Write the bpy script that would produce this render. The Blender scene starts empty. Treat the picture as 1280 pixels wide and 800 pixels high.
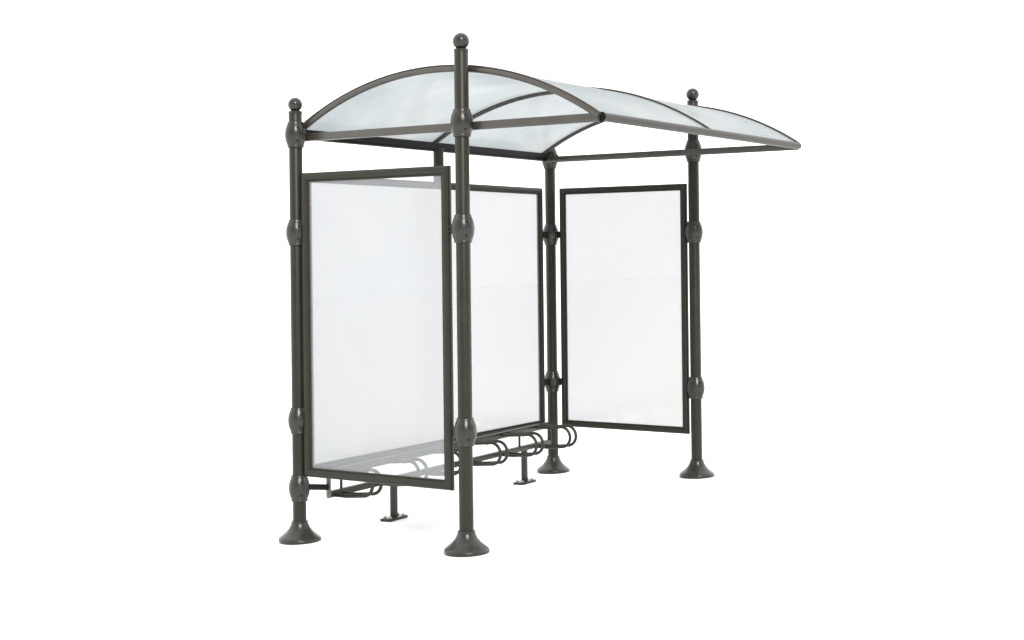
import bpy, bmesh, math, random
from mathutils import Vector, Matrix

random.seed(4)
C = bpy.context.scene.collection
PI = math.pi

# ------------------------------------------------------------------ layout (metres)
D = 1.206          # rear posts (x = 0) to front posts (x = D)
L = 2.910          # near end (y = 0) to far end (y = L)
def gz(x, y):      # the pavement falls gently to the back
    return 0.0444 * x + 0.0094 * y

# ------------------------------------------------------------------ materials
def new_mat(name):
    m = bpy.data.materials.new(name); m.use_nodes = True
    nt = m.node_tree; nt.nodes.clear()
    return m, nt, nt.nodes.new('ShaderNodeOutputMaterial')

def paint(name, col, rough=0.42, spec=0.3, var=0.12, bump=0.05, metallic=0.0):
    m, nt, out = new_mat(name)
    N, K = nt.nodes, nt.links
    p = N.new('ShaderNodeBsdfPrincipled')
    tc = N.new('ShaderNodeTexCoord')
    n1 = N.new('ShaderNodeTexNoise'); n1.inputs['Scale'].default_value = 9; n1.inputs['Detail'].default_value = 6
    n2 = N.new('ShaderNodeTexNoise'); n2.inputs['Scale'].default_value = 420; n2.inputs['Detail'].default_value = 3
    K.new(tc.outputs['Object'], n1.inputs['Vector']); K.new(tc.outputs['Object'], n2.inputs['Vector'])
    r = N.new('ShaderNodeValToRGB')
    r.color_ramp.elements[0].position = 0.3; r.color_ramp.elements[1].position = 0.7
    r.color_ramp.elements[0].color = [c * (1 - var) for c in col] + [1]
    r.color_ramp.elements[1].color = [c * (1 + var) for c in col] + [1]
    K.new(n1.outputs['Fac'], r.inputs['Fac']); K.new(r.outputs['Color'], p.inputs['Base Color'])
    mr = N.new('ShaderNodeMapRange')
    mr.inputs['To Min'].default_value = rough - 0.07; mr.inputs['To Max'].default_value = rough + 0.09
    K.new(n1.outputs['Fac'], mr.inputs['Value']); K.new(mr.outputs['Result'], p.inputs['Roughness'])
    p.inputs['Specular IOR Level'].default_value = spec
    p.inputs['Metallic'].default_value = metallic
    b = N.new('ShaderNodeBump'); b.inputs['Strength'].default_value = bump; b.inputs['Distance'].default_value = 0.002
    K.new(n2.outputs['Fac'], b.inputs['Height']); K.new(b.outputs['Normal'], p.inputs['Normal'])
    K.new(p.outputs['BSDF'], out.inputs['Surface'])
    return m

def hazy(name, clear, haze, fac, scat=0.5, blotch=0.06, gloss=0.04, tint2=None):
    """a translucent sheet: part clear, part milky (reflecting and passing scattered light)"""
    m, nt, out = new_mat(name)
    N, K = nt.nodes, nt.links
    tc = N.new('ShaderNodeTexCoord')
    n1 = N.new('ShaderNodeTexNoise'); n1.inputs['Scale'].default_value = 1.7; n1.inputs['Detail'].default_value = 5
    n2 = N.new('ShaderNodeTexNoise'); n2.inputs['Scale'].default_value = 60; n2.inputs['Detail'].default_value = 4
    mp = N.new('ShaderNodeMapping'); mp.inputs['Scale'].default_value = (1, 1, 0.12)
    K.new(tc.outputs['Object'], n1.inputs['Vector']); K.new(tc.outputs['Object'], mp.inputs['Vector'])
    K.new(mp.outputs['Vector'], n2.inputs['Vector'])
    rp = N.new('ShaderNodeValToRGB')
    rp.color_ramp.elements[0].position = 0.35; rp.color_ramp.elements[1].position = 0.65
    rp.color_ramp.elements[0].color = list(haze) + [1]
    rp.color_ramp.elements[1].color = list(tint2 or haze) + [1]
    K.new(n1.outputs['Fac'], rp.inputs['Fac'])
    tr = N.new('ShaderNodeBsdfTransparent'); tr.inputs['Color'].default_value = list(clear) + [1]
    df = N.new('ShaderNodeBsdfDiffuse'); K.new(rp.outputs['Color'], df.inputs['Color'])
    tl = N.new('ShaderNodeBsdfTranslucent'); K.new(rp.outputs['Color'], tl.inputs['Color'])
    ms = N.new('ShaderNodeMixShader'); ms.inputs[0].default_value = scat
    K.new(df.outputs[0], ms.inputs[1]); K.new(tl.outputs[0], ms.inputs[2])
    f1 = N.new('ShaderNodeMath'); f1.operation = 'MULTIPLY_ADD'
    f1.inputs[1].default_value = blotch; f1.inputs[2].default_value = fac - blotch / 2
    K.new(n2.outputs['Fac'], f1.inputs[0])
    mx = N.new('ShaderNodeMixShader')
    K.new(f1.outputs[0], mx.inputs[0]); K.new(tr.outputs[0], mx.inputs[1]); K.new(ms.outputs[0], mx.inputs[2])
    gl = N.new('ShaderNodeBsdfGlossy'); gl.inputs['Roughness'].default_value = 0.12
    gl.inputs['Color'].default_value = (0.9, 0.95, 1, 1)
    mg = N.new('ShaderNodeMixShader'); mg.inputs[0].default_value = gloss
    K.new(mx.outputs[0], mg.inputs[1]); K.new(gl.outputs[0], mg.inputs[2])
    K.new(mg.outputs[0], out.inputs['Surface'])
    return m

GREY   = paint('grey_green_metal_paint', (0.0168, 0.0166, 0.0112), rough=0.36, spec=0.26)
CAST   = paint('cast_metal_paint', (0.0140, 0.0130, 0.0095), rough=0.27, spec=0.5, bump=0.12)
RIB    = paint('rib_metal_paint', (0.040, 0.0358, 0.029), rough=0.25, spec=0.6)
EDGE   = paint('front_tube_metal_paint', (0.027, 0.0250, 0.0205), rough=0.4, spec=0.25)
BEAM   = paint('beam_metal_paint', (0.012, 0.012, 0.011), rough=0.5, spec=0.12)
WIRE   = paint('rack_metal_paint', (0.025, 0.025, 0.0195), rough=0.33, spec=0.28)
STEEL  = paint('galvanised_steel', (0.22, 0.22, 0.205), rough=0.35, spec=0.5, metallic=0.6)
DARK   = paint('screw_recess_black', (0.008, 0.008, 0.008), rough=0.6, spec=0.1)
GLASS_NEAR = hazy('hazy_clear_sheet', (0.825, 0.825, 0.825), (0.92, 0.92, 0.90), 0.136, blotch=0.035, tint2=(0.88, 0.92, 0.96))
GLASS_FAR  = hazy('frosted_sheet', (0.66, 0.66, 0.66), (0.93, 0.93, 0.905), 0.147, blotch=0.035, tint2=(0.90, 0.92, 0.96))
ROOFM  = hazy('opal_roof_sheet', (0.76, 0.79, 0.80), (0.535, 0.565, 0.575), 0.84, scat=0.76, blotch=0.05, gloss=0.04, tint2=(0.64, 0.655, 0.655))  # noise between the two haze tints paints soft sky reflections into the sheet colour

def ground_material():
    m, nt, out = new_mat('white_ground')
    N, K = nt.nodes, nt.links
    p = N.new('ShaderNodeBsdfPrincipled'); p.inputs['Roughness'].default_value = 0.9
    p.inputs['Specular IOR Level'].default_value = 0.1
    n = N.new('ShaderNodeTexNoise'); n.inputs['Scale'].default_value = 3
    r = N.new('ShaderNodeValToRGB')
    r.color_ramp.elements[0].color = (0.92, 0.92, 0.92, 1); r.color_ramp.elements[1].color = (0.94, 0.94, 0.94, 1)
    K.new(n.outputs['Fac'], r.inputs['Fac']); K.new(r.outputs['Color'], p.inputs['Base Color'])
    K.new(p.outputs['BSDF'], out.inputs['Surface'])
    return m

# ------------------------------------------------------------------ mesh helpers
def obj(name, bm, mat, parent=None, loc=(0, 0, 0), smooth=True, angle=40):
    bmesh.ops.recalc_face_normals(bm, faces=bm.faces)
    me = bpy.data.meshes.new(name); bm.to_mesh(me); bm.free()
    mats = mat if isinstance(mat, (list, tuple)) else [mat]
    for m in mats: me.materials.append(m)
    if smooth:
        for p in me.polygons: p.use_smooth = True
        me.set_sharp_from_angle(angle=math.radians(angle))
    o = bpy.data.objects.new(name, me); C.objects.link(o)
    o.location = loc
    if parent: o.parent = parent
    return o

def lathe(bm, prof, c=(0, 0, 0), seg=40, seam=(), mi=0):
    """profile [(r, z)] about a vertical axis; seam = angles of narrow vertical grooves"""
    angs = [2 * PI * i / seg for i in range(seg)]
    for s in seam: angs += [s - 0.05, s - 0.025, s + 0.025, s + 0.05]
    angs = sorted(a % (2 * PI) for a in angs)
    rings = []
    for r, z in prof:
        ring = []
        for a in angs:
            rr = r
            for s in seam:
                d = abs((a - s + PI) % (2 * PI) - PI)
                if d < 0.03: rr = r - 0.0012
            ring.append(bm.verts.new((c[0] + rr * math.cos(a), c[1] + rr * math.sin(a), c[2] + z)))
        rings.append(ring)
    n = len(angs)
    for a, b in zip(rings, rings[1:]):
        for i in range(n):
            f = bm.faces.new((a[i], a[(i + 1) % n], b[(i + 1) % n], b[i])); f.material_index = mi
    for ring in (rings[0], rings[-1]):
        f = bm.faces.new(ring); f.material_index = mi

def tube(bm, pts, r, seg=14, mi=0):
    pts = [Vector(p) for p in pts]
    rings = []; up = None
    for i, p in enumerate(pts):
        t = (pts[min(i + 1, len(pts) - 1)] - pts[max(i - 1, 0)]).normalized()
        if up is None:
            up = Vector((0, 0, 1)) if abs(t.z) < 0.9 else Vector((1, 0, 0))
        up = (up - t * up.dot(t)).normalized(); sd = t.cross(up)
        rings.append([bm.verts.new(p + r * (math.cos(2 * PI * k / seg) * up + math.sin(2 * PI * k / seg) * sd)) for k in range(seg)])
    for a, b in zip(rings, rings[1:]):
        for k in range(seg):
            f = bm.faces.new((a[k], a[(k + 1) % seg], b[(k + 1) % seg], b[k])); f.material_index = mi
    for ring in (rings[0], rings[-1]):
        f = bm.faces.new(ring); f.material_index = mi

def box(bm, x0, x1, y0, y1, z0, z1, bev=0.0, mi=0):
    vs = [bm.verts.new((x, y, z)) for x in (x0, x1) for y in (y0, y1) for z in (z0, z1)]
    q = [(0, 1, 3, 2), (4, 6, 7, 5), (0, 4, 5, 1), (2, 3, 7, 6), (0, 2, 6, 4), (1, 5, 7, 3)]
    fs = [bm.faces.new([vs[i] for i in f]) for f in q]
    for f in fs: f.material_index = mi
    if bev:
        es = list({e for f in fs for e in f.edges})
        bmesh.ops.bevel(bm, geom=es, offset=bev, segments=2, affect='EDGES', profile=0.6)

def bolt(bm, p, nrm, r=0.008, h=0.006, seg=8, mi=0):
    n = Vector(nrm).normalized(); a = n.orthogonal().normalized(); b = n.cross(a); p = Vector(p)
    rings = []
    for rr, hh in ((r, -0.004), (r, h * 0.6), (r * 0.6, h)):
        rings.append([bm.verts.new(p + n * hh + rr * (math.cos(2 * PI * k / seg) * a + math.sin(2 * PI * k / seg) * b)) for k in range(seg)])
    for x, y in zip(rings, rings[1:]):
        for k in range(seg):
            f = bm.faces.new((x[k], x[(k + 1) % seg], y[(k + 1) % seg], y[k])); f.material_index = mi
    for ring in (rings[0], rings[-1]):
        bm.faces.new(ring).material_index = mi

def frame_mesh(axis, a0, a1, z0, z1, plane, w=0.050, t=0.036):
    """mitred rectangular frame; axis 'x' or 'y' runs along the panel; profile with rounded faces and a shallow groove"""
    we = w - 0.009                                     # half-round outer moulding, then a flat inner bead
    prof = [(we * (1 - math.cos(PI * k / 10)) / 2, -t/2 + 0.011 - 0.0165 * math.sin(PI * k / 10)) for k in range(11)]
    prof += [(we + 0.001, -t/2 + 0.008), (w - 0.001, -t/2 + 0.008), (w, -t/2 + 0.010)]
    prof = prof + [(p[0], -p[1]) for p in reversed(prof)]
    bm = bmesh.new(); rings = []
    for ca, cz, sa, sz in ((a0, z0, 1, 1), (a1, z0, -1, 1), (a1, z1, -1, -1), (a0, z1, 1, -1)):
        ring = []
        for pw, pt in prof:
            a, z = ca + sa * pw, cz + sz * pw
            ring.append(bm.verts.new((a, plane + pt, z) if axis == 'x' else (plane + pt, a, z)))
        rings.append(ring)
    n = len(prof)
    for i in range(4):
        A, B = rings[i], rings[(i + 1) % 4]
        for k in range(n):
            bm.faces.new((A[k], A[(k + 1) % n], B[(k + 1) % n], B[k]))
    return bm

# ------------------------------------------------------------------ ground
def make_ground():
    bm = bmesh.new(); n = 24; S = 240
    g = [[bm.verts.new((S * (2 * i / n - 1), S * (2 * j / n - 1), gz(S * (2 * i / n - 1), S * (2 * j / n - 1)) - 0.0215)) for j in range(n + 1)] for i in range(n + 1)]
    for i in range(n):
        for j in range(n):
            bm.faces.new((g[i][j], g[i + 1][j], g[i + 1][j + 1], g[i][j + 1]))
    o = obj('ground', bm, ground_material()); o['kind'] = 'structure'
make_ground()

# ------------------------------------------------------------------ the shelter
shelter = bpy.data.objects.new('bus_shelter', None); C.objects.link(shelter)
shelter.empty_display_size = 0.3
shelter['label'] = 'dark grey metal shelter on ball-topped posts with arched frosted roof and three glazed panels'
shelter['category'] = 'shelter'

CAM_ANG = math.radians(-57)
COLLAR_H = 0.148
COL_PROF = [(0.039, -0.077), (0.0470, -0.077), (0.0495, -0.074), (0.0495, -0.067), (0.0485, -0.064), (0.0555, -0.047), (0.0612, -0.026), (0.0634, 0.0),
            (0.0612, 0.026), (0.0555, 0.047), (0.0485, 0.064), (0.0475, 0.067), (0.0475, 0.074), (0.0450, 0.077), (0.039, 0.077)]

def collar(post, z, lugs=()):
    """two-part barrel clamp with seams, screw recesses and lugs; lugs = [(direction, length)]"""
    bm = bmesh.new()
    s1, s2 = CAM_ANG - 0.62, CAM_ANG + 0.72
    lathe(bm, COL_PROF, (0, 0, z), 44, seam=(s1, s2, s1 + PI, s2 + PI))
    for a in (CAM_ANG + 0.36, CAM_ANG + 0.36 + PI):
        for dz, rr in ((0.038, 0.0582), (-0.038, 0.0582)):
            d = Vector((math.cos(a), math.sin(a), 0.35 if dz > 0 else -0.35))
            p = Vector((rr * math.cos(a), rr * math.sin(a), z + dz))
            bolt(bm, p, d, 0.0062, 0.0012, 10, mi=1)
    for (dx, dy), ln in lugs:
        x0, x1 = sorted((dx * 0.045, dx * ln)) if dx else (-0.006, 0.006)
        y0, y1 = sorted((dy * 0.045, dy * ln)) if dy else (-0.006, 0.006)
        box(bm, x0, x1, y0, y1, z - 0.026, z + 0.026, 0.003)
        sx, sy = (dy, dx)
        cx, cy = dx * (ln - 0.012), dy * (ln - 0.012)
        for sg in (-1, 1):
            for zz in (z - 0.012, z + 0.012):
                bolt(bm, (cx + sg * abs(sx) * 0.006, cy + sg * abs(sy) * 0.006, zz), (sg * abs(sx), sg * abs(sy), 0), 0.006, 0.006)
    return obj('collar', bm, [CAST, DARK], post)

def make_post(x, y, top, ball_r, collars, zs=None):
    zb = gz(x, y) - 0.013
    bm = bmesh.new()
    lathe(bm, [(0.0397, zb), (0.0397, top - 0.006), (0.037, top)], (0, 0, 0), 36)
    p = obj('post', bm, GREY, shelter, (x, y, 0))
    # flared foot
    bm = bmesh.new()
    prof = [(0.030, -0.008), (0.123, -0.008), (0.126, -0.004), (0.126, 0.010), (0.124, 0.016), (0.112, 0.028), (0.094, 0.045), (0.078, 0.063), (0.064, 0.083),
            (0.055, 0.106), (0.0500, 0.121), (0.0492, 0.124), (0.0492, 0.136), (0.0470, 0.139), (0.038, 0.139)]
    prof = [(r, z if z < 0.012 else 0.012 + (z - 0.012) * 0.80) for r, z in prof]
    lathe(bm, prof, (0, 0, zb), 56)
    for k in range(4):
        a = CAM_ANG + 0.25 + k * PI / 2
        bolt(bm, (0.071 * math.cos(a), 0.071 * math.sin(a), zb + 0.060), (math.cos(a), math.sin(a), 0.95), 0.0075, 0.0015, 12)
    obj('base_flange', bm, CAST, p)
    # ball finial on a stepped cap
    if ball_r:
        bm = bmesh.new()
        bz = top + 0.005 + ball_r * 0.88
        pr = [(0.0413, top - 0.012), (0.0413, top + 0.001), (0.038, top + 0.004), (0.026, top + 0.006), (0.024, top + 0.009)]
        a0 = -math.asin(0.85)
        for k in range(15):
            a = a0 + (PI / 2 - 0.02 - a0) * k / 14
            rr = ball_r * math.cos(a)
            if k == 0: rr = max(rr, 0.022)
            pr.append((rr, bz + ball_r * math.sin(a)))
        lathe(bm, pr, (0, 0, 0), 32)
        obj('ball_finial', bm, CAST, p)
    for z, lugs in collars: collar(p, z, lugs)
    return p

ZT, ZM, ZL, ZB = 2.396, 1.814, 0.697, 0.295
E, W_, Nn, S = (1, 0), (-1, 0), (0, 1), (0, -1)
A = make_post(0, 0, 2.533, 0.0430, [(ZT, [(E, .075), (Nn, .075)]), (ZM, [(E, .075), (Nn, .095)]), (ZL, [(E, .075), (Nn, .095)]), (ZB, [])])
B = make_post(D, 0, 2.800, 0.0468, [(ZT, [(Nn, .070)]), (ZM, [(W_, .098)]), (ZL, [(W_, .098)])])
Cc = make_post(0, L, 2.533, 0.0430, [(ZT, [(E, .075), (S, .075)]), (ZM, [(E, .105), (S, .150)]), (ZL, [(E, .105), (S, .150)])])
Dd = make_post(D, L, 2.756, 0.0468, [(ZT, [(S, .070)]), (ZM, [(W_, .085)]), (ZL, [(W_, .085)])])

# short hanger between back beam and back panel
bm = bmesh.new()
lathe(bm, [(0.036, 2.160), (0.036, 2.395)], (0, L / 2, 0), 28)
obj('hanger_post', bm, GREY, shelter)

def panel(name, axis, a0, a1, plane, glass, fw=0.049, z0=0.368):
    z1 = 2.166
    f = obj(name, frame_mesh(axis, a0, a1, z0, z1, plane, fw), GREY, shelter, angle=28)
    bm = bmesh.new(); w = fw - 0.006; t = 0.003
    if axis == 'x': box(bm, a0 + w, a1 - w, plane - t, plane + t, z0 + w, z1 - w)
    else: box(bm, plane - t, plane + t, a0 + w, a1 - w, z0 + w, z1 - w)
    obj('glazing', bm, glass, f, smooth=False)
    return f
panel('side_panel', 'x', 0.050, 1.122, 0.0, GLASS_NEAR, 0.055)
panel('side_panel', 'x', 0.087, 1.150, L, GLASS_FAR, z0=0.360)
panel('back_panel', 'y', 0.080, 2.775, 0.0, GLASS_FAR)

# barrel roof
RC, RZ, RR = 0.985, 0.838, 1.875
Y0, YM, Y1 = 0.060, 1.415, L - 0.085
half = math.asin(1.052 / RR)
def arc(r, y, n=40, k0=-1.0, k1=1.0):
    out = []
    for i in range(n + 1):
        a = half * (k0 + (k1 - k0) * i / n)
        out.append((RC + r * math.sin(a), y, RZ + r * math.cos(a)))
    return out
for y in (Y0, YM, Y1):
    bm = bmesh.new(); tube(bm, arc(RR, y), 0.0185, 16)
    rib = obj('roof_arch', bm, RIB, shelter)
    # glazing bead along the top of the rib
    bm = bmesh.new(); rings = []
    for (x0, _, z0), (x1, _, z1) in zip(arc(RR + 0.0165, y), arc(RR + 0.0225, y)):
        rings.append([bm.verts.new((x0, y - 0.014, z0)), bm.verts.new((x1, y - 0.011, z1)), bm.verts.new((x1, y + 0.011, z1)), bm.verts.new((x0, y + 0.014, z0))])
    for a, b in zip(rings, rings[1:]):
        for k in range(4): bm.faces.new((a[k], a[(k + 1) % 4], b[(k + 1) % 4], b[k]))
    bm.faces.new(rings[0]); bm.faces.new(rings[-1])
    obj('glazing_bead', bm, RIB, rib)

for ya, yb in ((Y0 + 0.008, YM - 0.008), (YM + 0.008, Y1 - 0.008)):
    bm = bmesh.new(); grid = []
    nx, ny = 40, 6
    for rr in (RR + 0.010, RR + 0.004):
        grid.append([[bm.verts.new(p) for p in arc(rr, ya + (yb - ya) * j / ny, nx, -0.99, 0.99)] for j in range(ny + 1)])
    for g in grid:
        for j in range(ny):
            for i in range(nx): bm.faces.new((g[j][i], g[j][i + 1], g[j + 1][i + 1], g[j + 1][i]))
    g, h = grid
    for i in range(nx):
        for j in (0, ny): bm.faces.new((g[j][i], g[j][i + 1], h[j][i + 1], h[j][i]))
    for j in range(ny):
        for i in (0, nx): bm.faces.new((g[j][i], g[j + 1][i], h[j + 1][i], h[j][i]))
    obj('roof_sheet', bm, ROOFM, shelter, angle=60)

# horizontal ties under the end arches
for y in (Y0, Y1):
    bm = bmesh.new(); box(bm, 0.020, 2.036, y - 0.012, y + 0.012, 2.359, 2.405, 0.003)
    s = 1 if y == Y0 else -1
    for x in (0.05, D):
        bolt(bm, (x, y + s * 0.012, 2.383), (0, s, 0), 0.009, 0.007)
    for x in (D - 0.11, D - 0.08, 1.95):
        bolt(bm, (x, y + 0.012, 2.383), (0, 1, 0), 0.006, 0.004); bolt(bm, (x, y - 0.012, 2.383), (0, -1, 0), 0.006, 0.004)
    obj('tie_beam', bm, RIB, shelter)

# back gutter beam and front tube
bm = bmesh.new()
box(bm, -0.050, 0.012, 0.045, L - 0.045, 2.384, 2.432, 0.004)
box(bm, -0.020, 0.024, 0.075, L - 0.075, 2.372, 2.3825, 0.002)
obj('back_beam', bm, BEAM, shelter)
bm = bmesh.new()
fx, fz = RC + 1.052 + 0.004, RZ + RR * math.cos(half) - 0.004
pts = [(fx, Y0 + 0.0215, fz), (fx, L - 0.098, fz)]
tube(bm, pts, 0.0235, 22)
# rounded end
for k in range(1, 5):
    a = k * PI / 8.4
    rr = 0.0235 * math.cos(a)
    tube(bm, [(fx, L - 0.0985 + 0.018 * math.sin((k - 1) * PI / 8.4), fz), (fx, L - 0.098 + 0.018 * math.sin(a), fz)], rr, 22)
fb = obj('front_beam', bm, EDGE, shelter)
bm = bmesh.new()
tube(bm, [(fx, Y0 + 0.0125, fz), (fx, Y0 + 0.0220, fz)], 0.0262, 22)
obj('joint_ring', bm, DARK, fb)

# ------------------------------------------------------------------ the bicycle rack
rack = bpy.data.objects.new('bike_rack', None); C.objects.link(rack)
rack.empty_display_size = 0.2
rack['label'] = 'low dark grey bicycle rack with looped wheel holders along the back of the shelter'
rack['category'] = 'bike rack'
RX = 0.100
def gy(y, z, x=RX): return gz(RX, y) + z
YA, YB = 0.155, 2.690
for z, hh in ((0.236, 0.019), (0.364, 0.022)):
    bm = bmesh.new()
    box(bm, RX - 0.016, RX + 0.016, YA, YB, -hh, hh, 0.003)
    for v in bm.verts: v.co.z += gy(v.co.y, z)
    obj('rail', bm, WIRE, rack)
for y in (YA - 0.005, YB + 0.005):
    bm = bmesh.new(); box(bm, RX - 0.0165, RX + 0.0165, y - 0.0045, y + 0.0045, gy(y, 0.214), gy(y, 0.386), 0.002)
    for z in (0.236, 0.364):
        s = -1 if y < 1 else 1
        bolt(bm, (RX, y + s * 0.0045, gy(y, z)), (0, s, 0), 0.009, 0.007)
    ep = obj('end_plate', bm, STEEL if y < 1 else WIRE, rack)
    if y < 1: ep['label'] = 'pale bare metal end plate'
for k in range(6):
    yp = 0.195 + k * 0.459
    bm = bmesh.new()
    for dy, ue in ((0.0, 0.400), (0.084, 0.400)):
        y = yp + dy; zc, R = 0.298, 0.072
        pts = [(RX + 0.004, y, gy(y, zc + R)), (RX + 0.1, y, gy(y, zc + R))]
        for i in range(17):
            a = PI / 2 - PI * i / 16
            pts.append((ue - R + R * math.cos(a), y, gy(y, zc + R * math.sin(a)) + 0.012))
        pts += [(RX + 0.1, y, gy(y, zc - R)), (RX + 0.004, y, gy(y, zc - R))]
        tube(bm, pts, 0.0110, 12)
    # cross wire that ties the two loops
    tube(bm, [(RX + 0.19, yp, gy(yp, 0.366) + 0.005), (RX + 0.19, yp + 0.084, gy(yp + 0.084, 0.366) + 0.005)], 0.007, 10)
    tube(bm, [(RX + 0.19, yp, gy(yp, 0.230) + 0.005), (RX + 0.19, yp + 0.084, gy(yp + 0.084, 0.230) + 0.005)], 0.007, 10)
    obj('wheel_holder', bm, WIRE, rack)
for y in (0.265, 2.275):
    bm = bmesh.new(); tube(bm, [(RX + 0.002, y, gy(y, 0.24)), (RX + 0.002, y, gy(y, 0.345))], 0.009, 12)
    obj('upright', bm, WIRE, rack)
for y in (0.790, 2.345):
    bm = bmesh.new(); x = RX - 0.002
    box(bm, x - 0.018, x + 0.018, y - 0.018, y + 0.018, gy(y, -0.008), gy(y, 0.220), 0.004)
    leg = obj('support_leg', bm, WIRE, rack)
    bm = bmesh.new(); box(bm, x - 0.042, x + 0.042, y - 0.090, y + 0.090, -0.0215, -0.004, 0.002)
    for v in bm.verts: v.co.z += gz(v.co.x, v.co.y)
    for dx in (-0.022, 0.022):
        for dy in (-0.066, 0.066):
            bolt(bm, (x + dx, y + dy, gz(x, y + dy) - 0.003), (0, 0, 1), 0.011, 0.012, 6, mi=1)
    obj('foot_plate', bm, [WIRE, STEEL], leg)
bm = bmesh.new()
tube(bm, [(0.045, 0.030, 0.300), (RX - 0.006, YA - 0.010, 0.286)], 0.018, 16)
obj('connecting_bar', bm, BEAM, rack)

# ------------------------------------------------------------------ light and background
w = bpy.data.worlds.new('World'); bpy.context.scene.world = w; w.use_nodes = True
bg = w.node_tree.nodes['Background']
bg.inputs['Color'].default_value = (1, 1, 1, 1)
# a white sky all round, dimmer behind the photographer (towards +x, -y)
WN, WK = w.node_tree.nodes, w.node_tree.links
wt = WN.new('ShaderNodeTexCoord'); dp = WN.new('ShaderNodeVectorMath'); dp.operation = 'DOT_PRODUCT'
dp.inputs[1].default_value = (0.66, -0.75, 0.0)
WK.new(wt.outputs['Generated'], dp.inputs[0])
wr = WN.new('ShaderNodeMapRange'); wr.interpolation_type = 'SMOOTHSTEP'
wr.inputs['From Min'].default_value = 0.05; wr.inputs['From Max'].default_value = 0.85
wr.inputs['To Min'].default_value = 2.1; wr.inputs['To Max'].default_value = 0.72
WK.new(dp.outputs['Value'], wr.inputs['Value']); WK.new(wr.outputs['Result'], bg.inputs['Strength'])
sun = bpy.data.lights.new('sun', 'SUN'); sun.energy = 2.6; sun.angle = math.radians(18); sun.color = (1, 0.97, 0.93)
so = bpy.data.objects.new('sun', sun); C.objects.link(so)
az, el = math.radians(-44), math.radians(31)
sv = Vector((math.cos(az) * math.cos(el), math.sin(az) * math.cos(el), math.sin(el)))
so.rotation_euler = sv.to_track_quat('Z', 'Y').to_euler(); so.location = sv * 12

# ------------------------------------------------------------------ camera
cam = bpy.data.cameras.new('camera'); co = bpy.data.objects.new('camera', cam); C.objects.link(co)
yaw, pit, rol = 2.145567872, 0.002749275, -0.011420179
fw = Vector((math.cos(pit) * math.cos(yaw), math.cos(pit) * math.sin(yaw), math.sin(pit)))
r0 = Vector((math.sin(yaw), -math.cos(yaw), 0)); u0 = r0.cross(fw)
r = math.cos(rol) * r0 + math.sin(rol) * u0; u = -math.sin(rol) * r0 + math.cos(rol) * u0
M = Matrix((r, u, -fw)).transposed().to_4x4(); M.translation = Vector((5.7595, -6.5634, 1.6732))
co.matrix_world = M
cam.sensor_width = 36; cam.sensor_fit = 'HORIZONTAL'; cam.lens = 1814.4566 / 1280 * 36
cam.shift_x = 3.217 / 1280; cam.shift_y = -87.733 / 1280
cam.clip_start = 0.05; cam.clip_end = 2000
sc = bpy.context.scene; sc.camera = co
sc.view_settings.view_transform = 'Standard'; sc.view_settings.look = 'None'
sc.view_settings.exposure = 0; sc.view_settings.gamma = 1
sc.cycles.transparent_max_bounces = 24
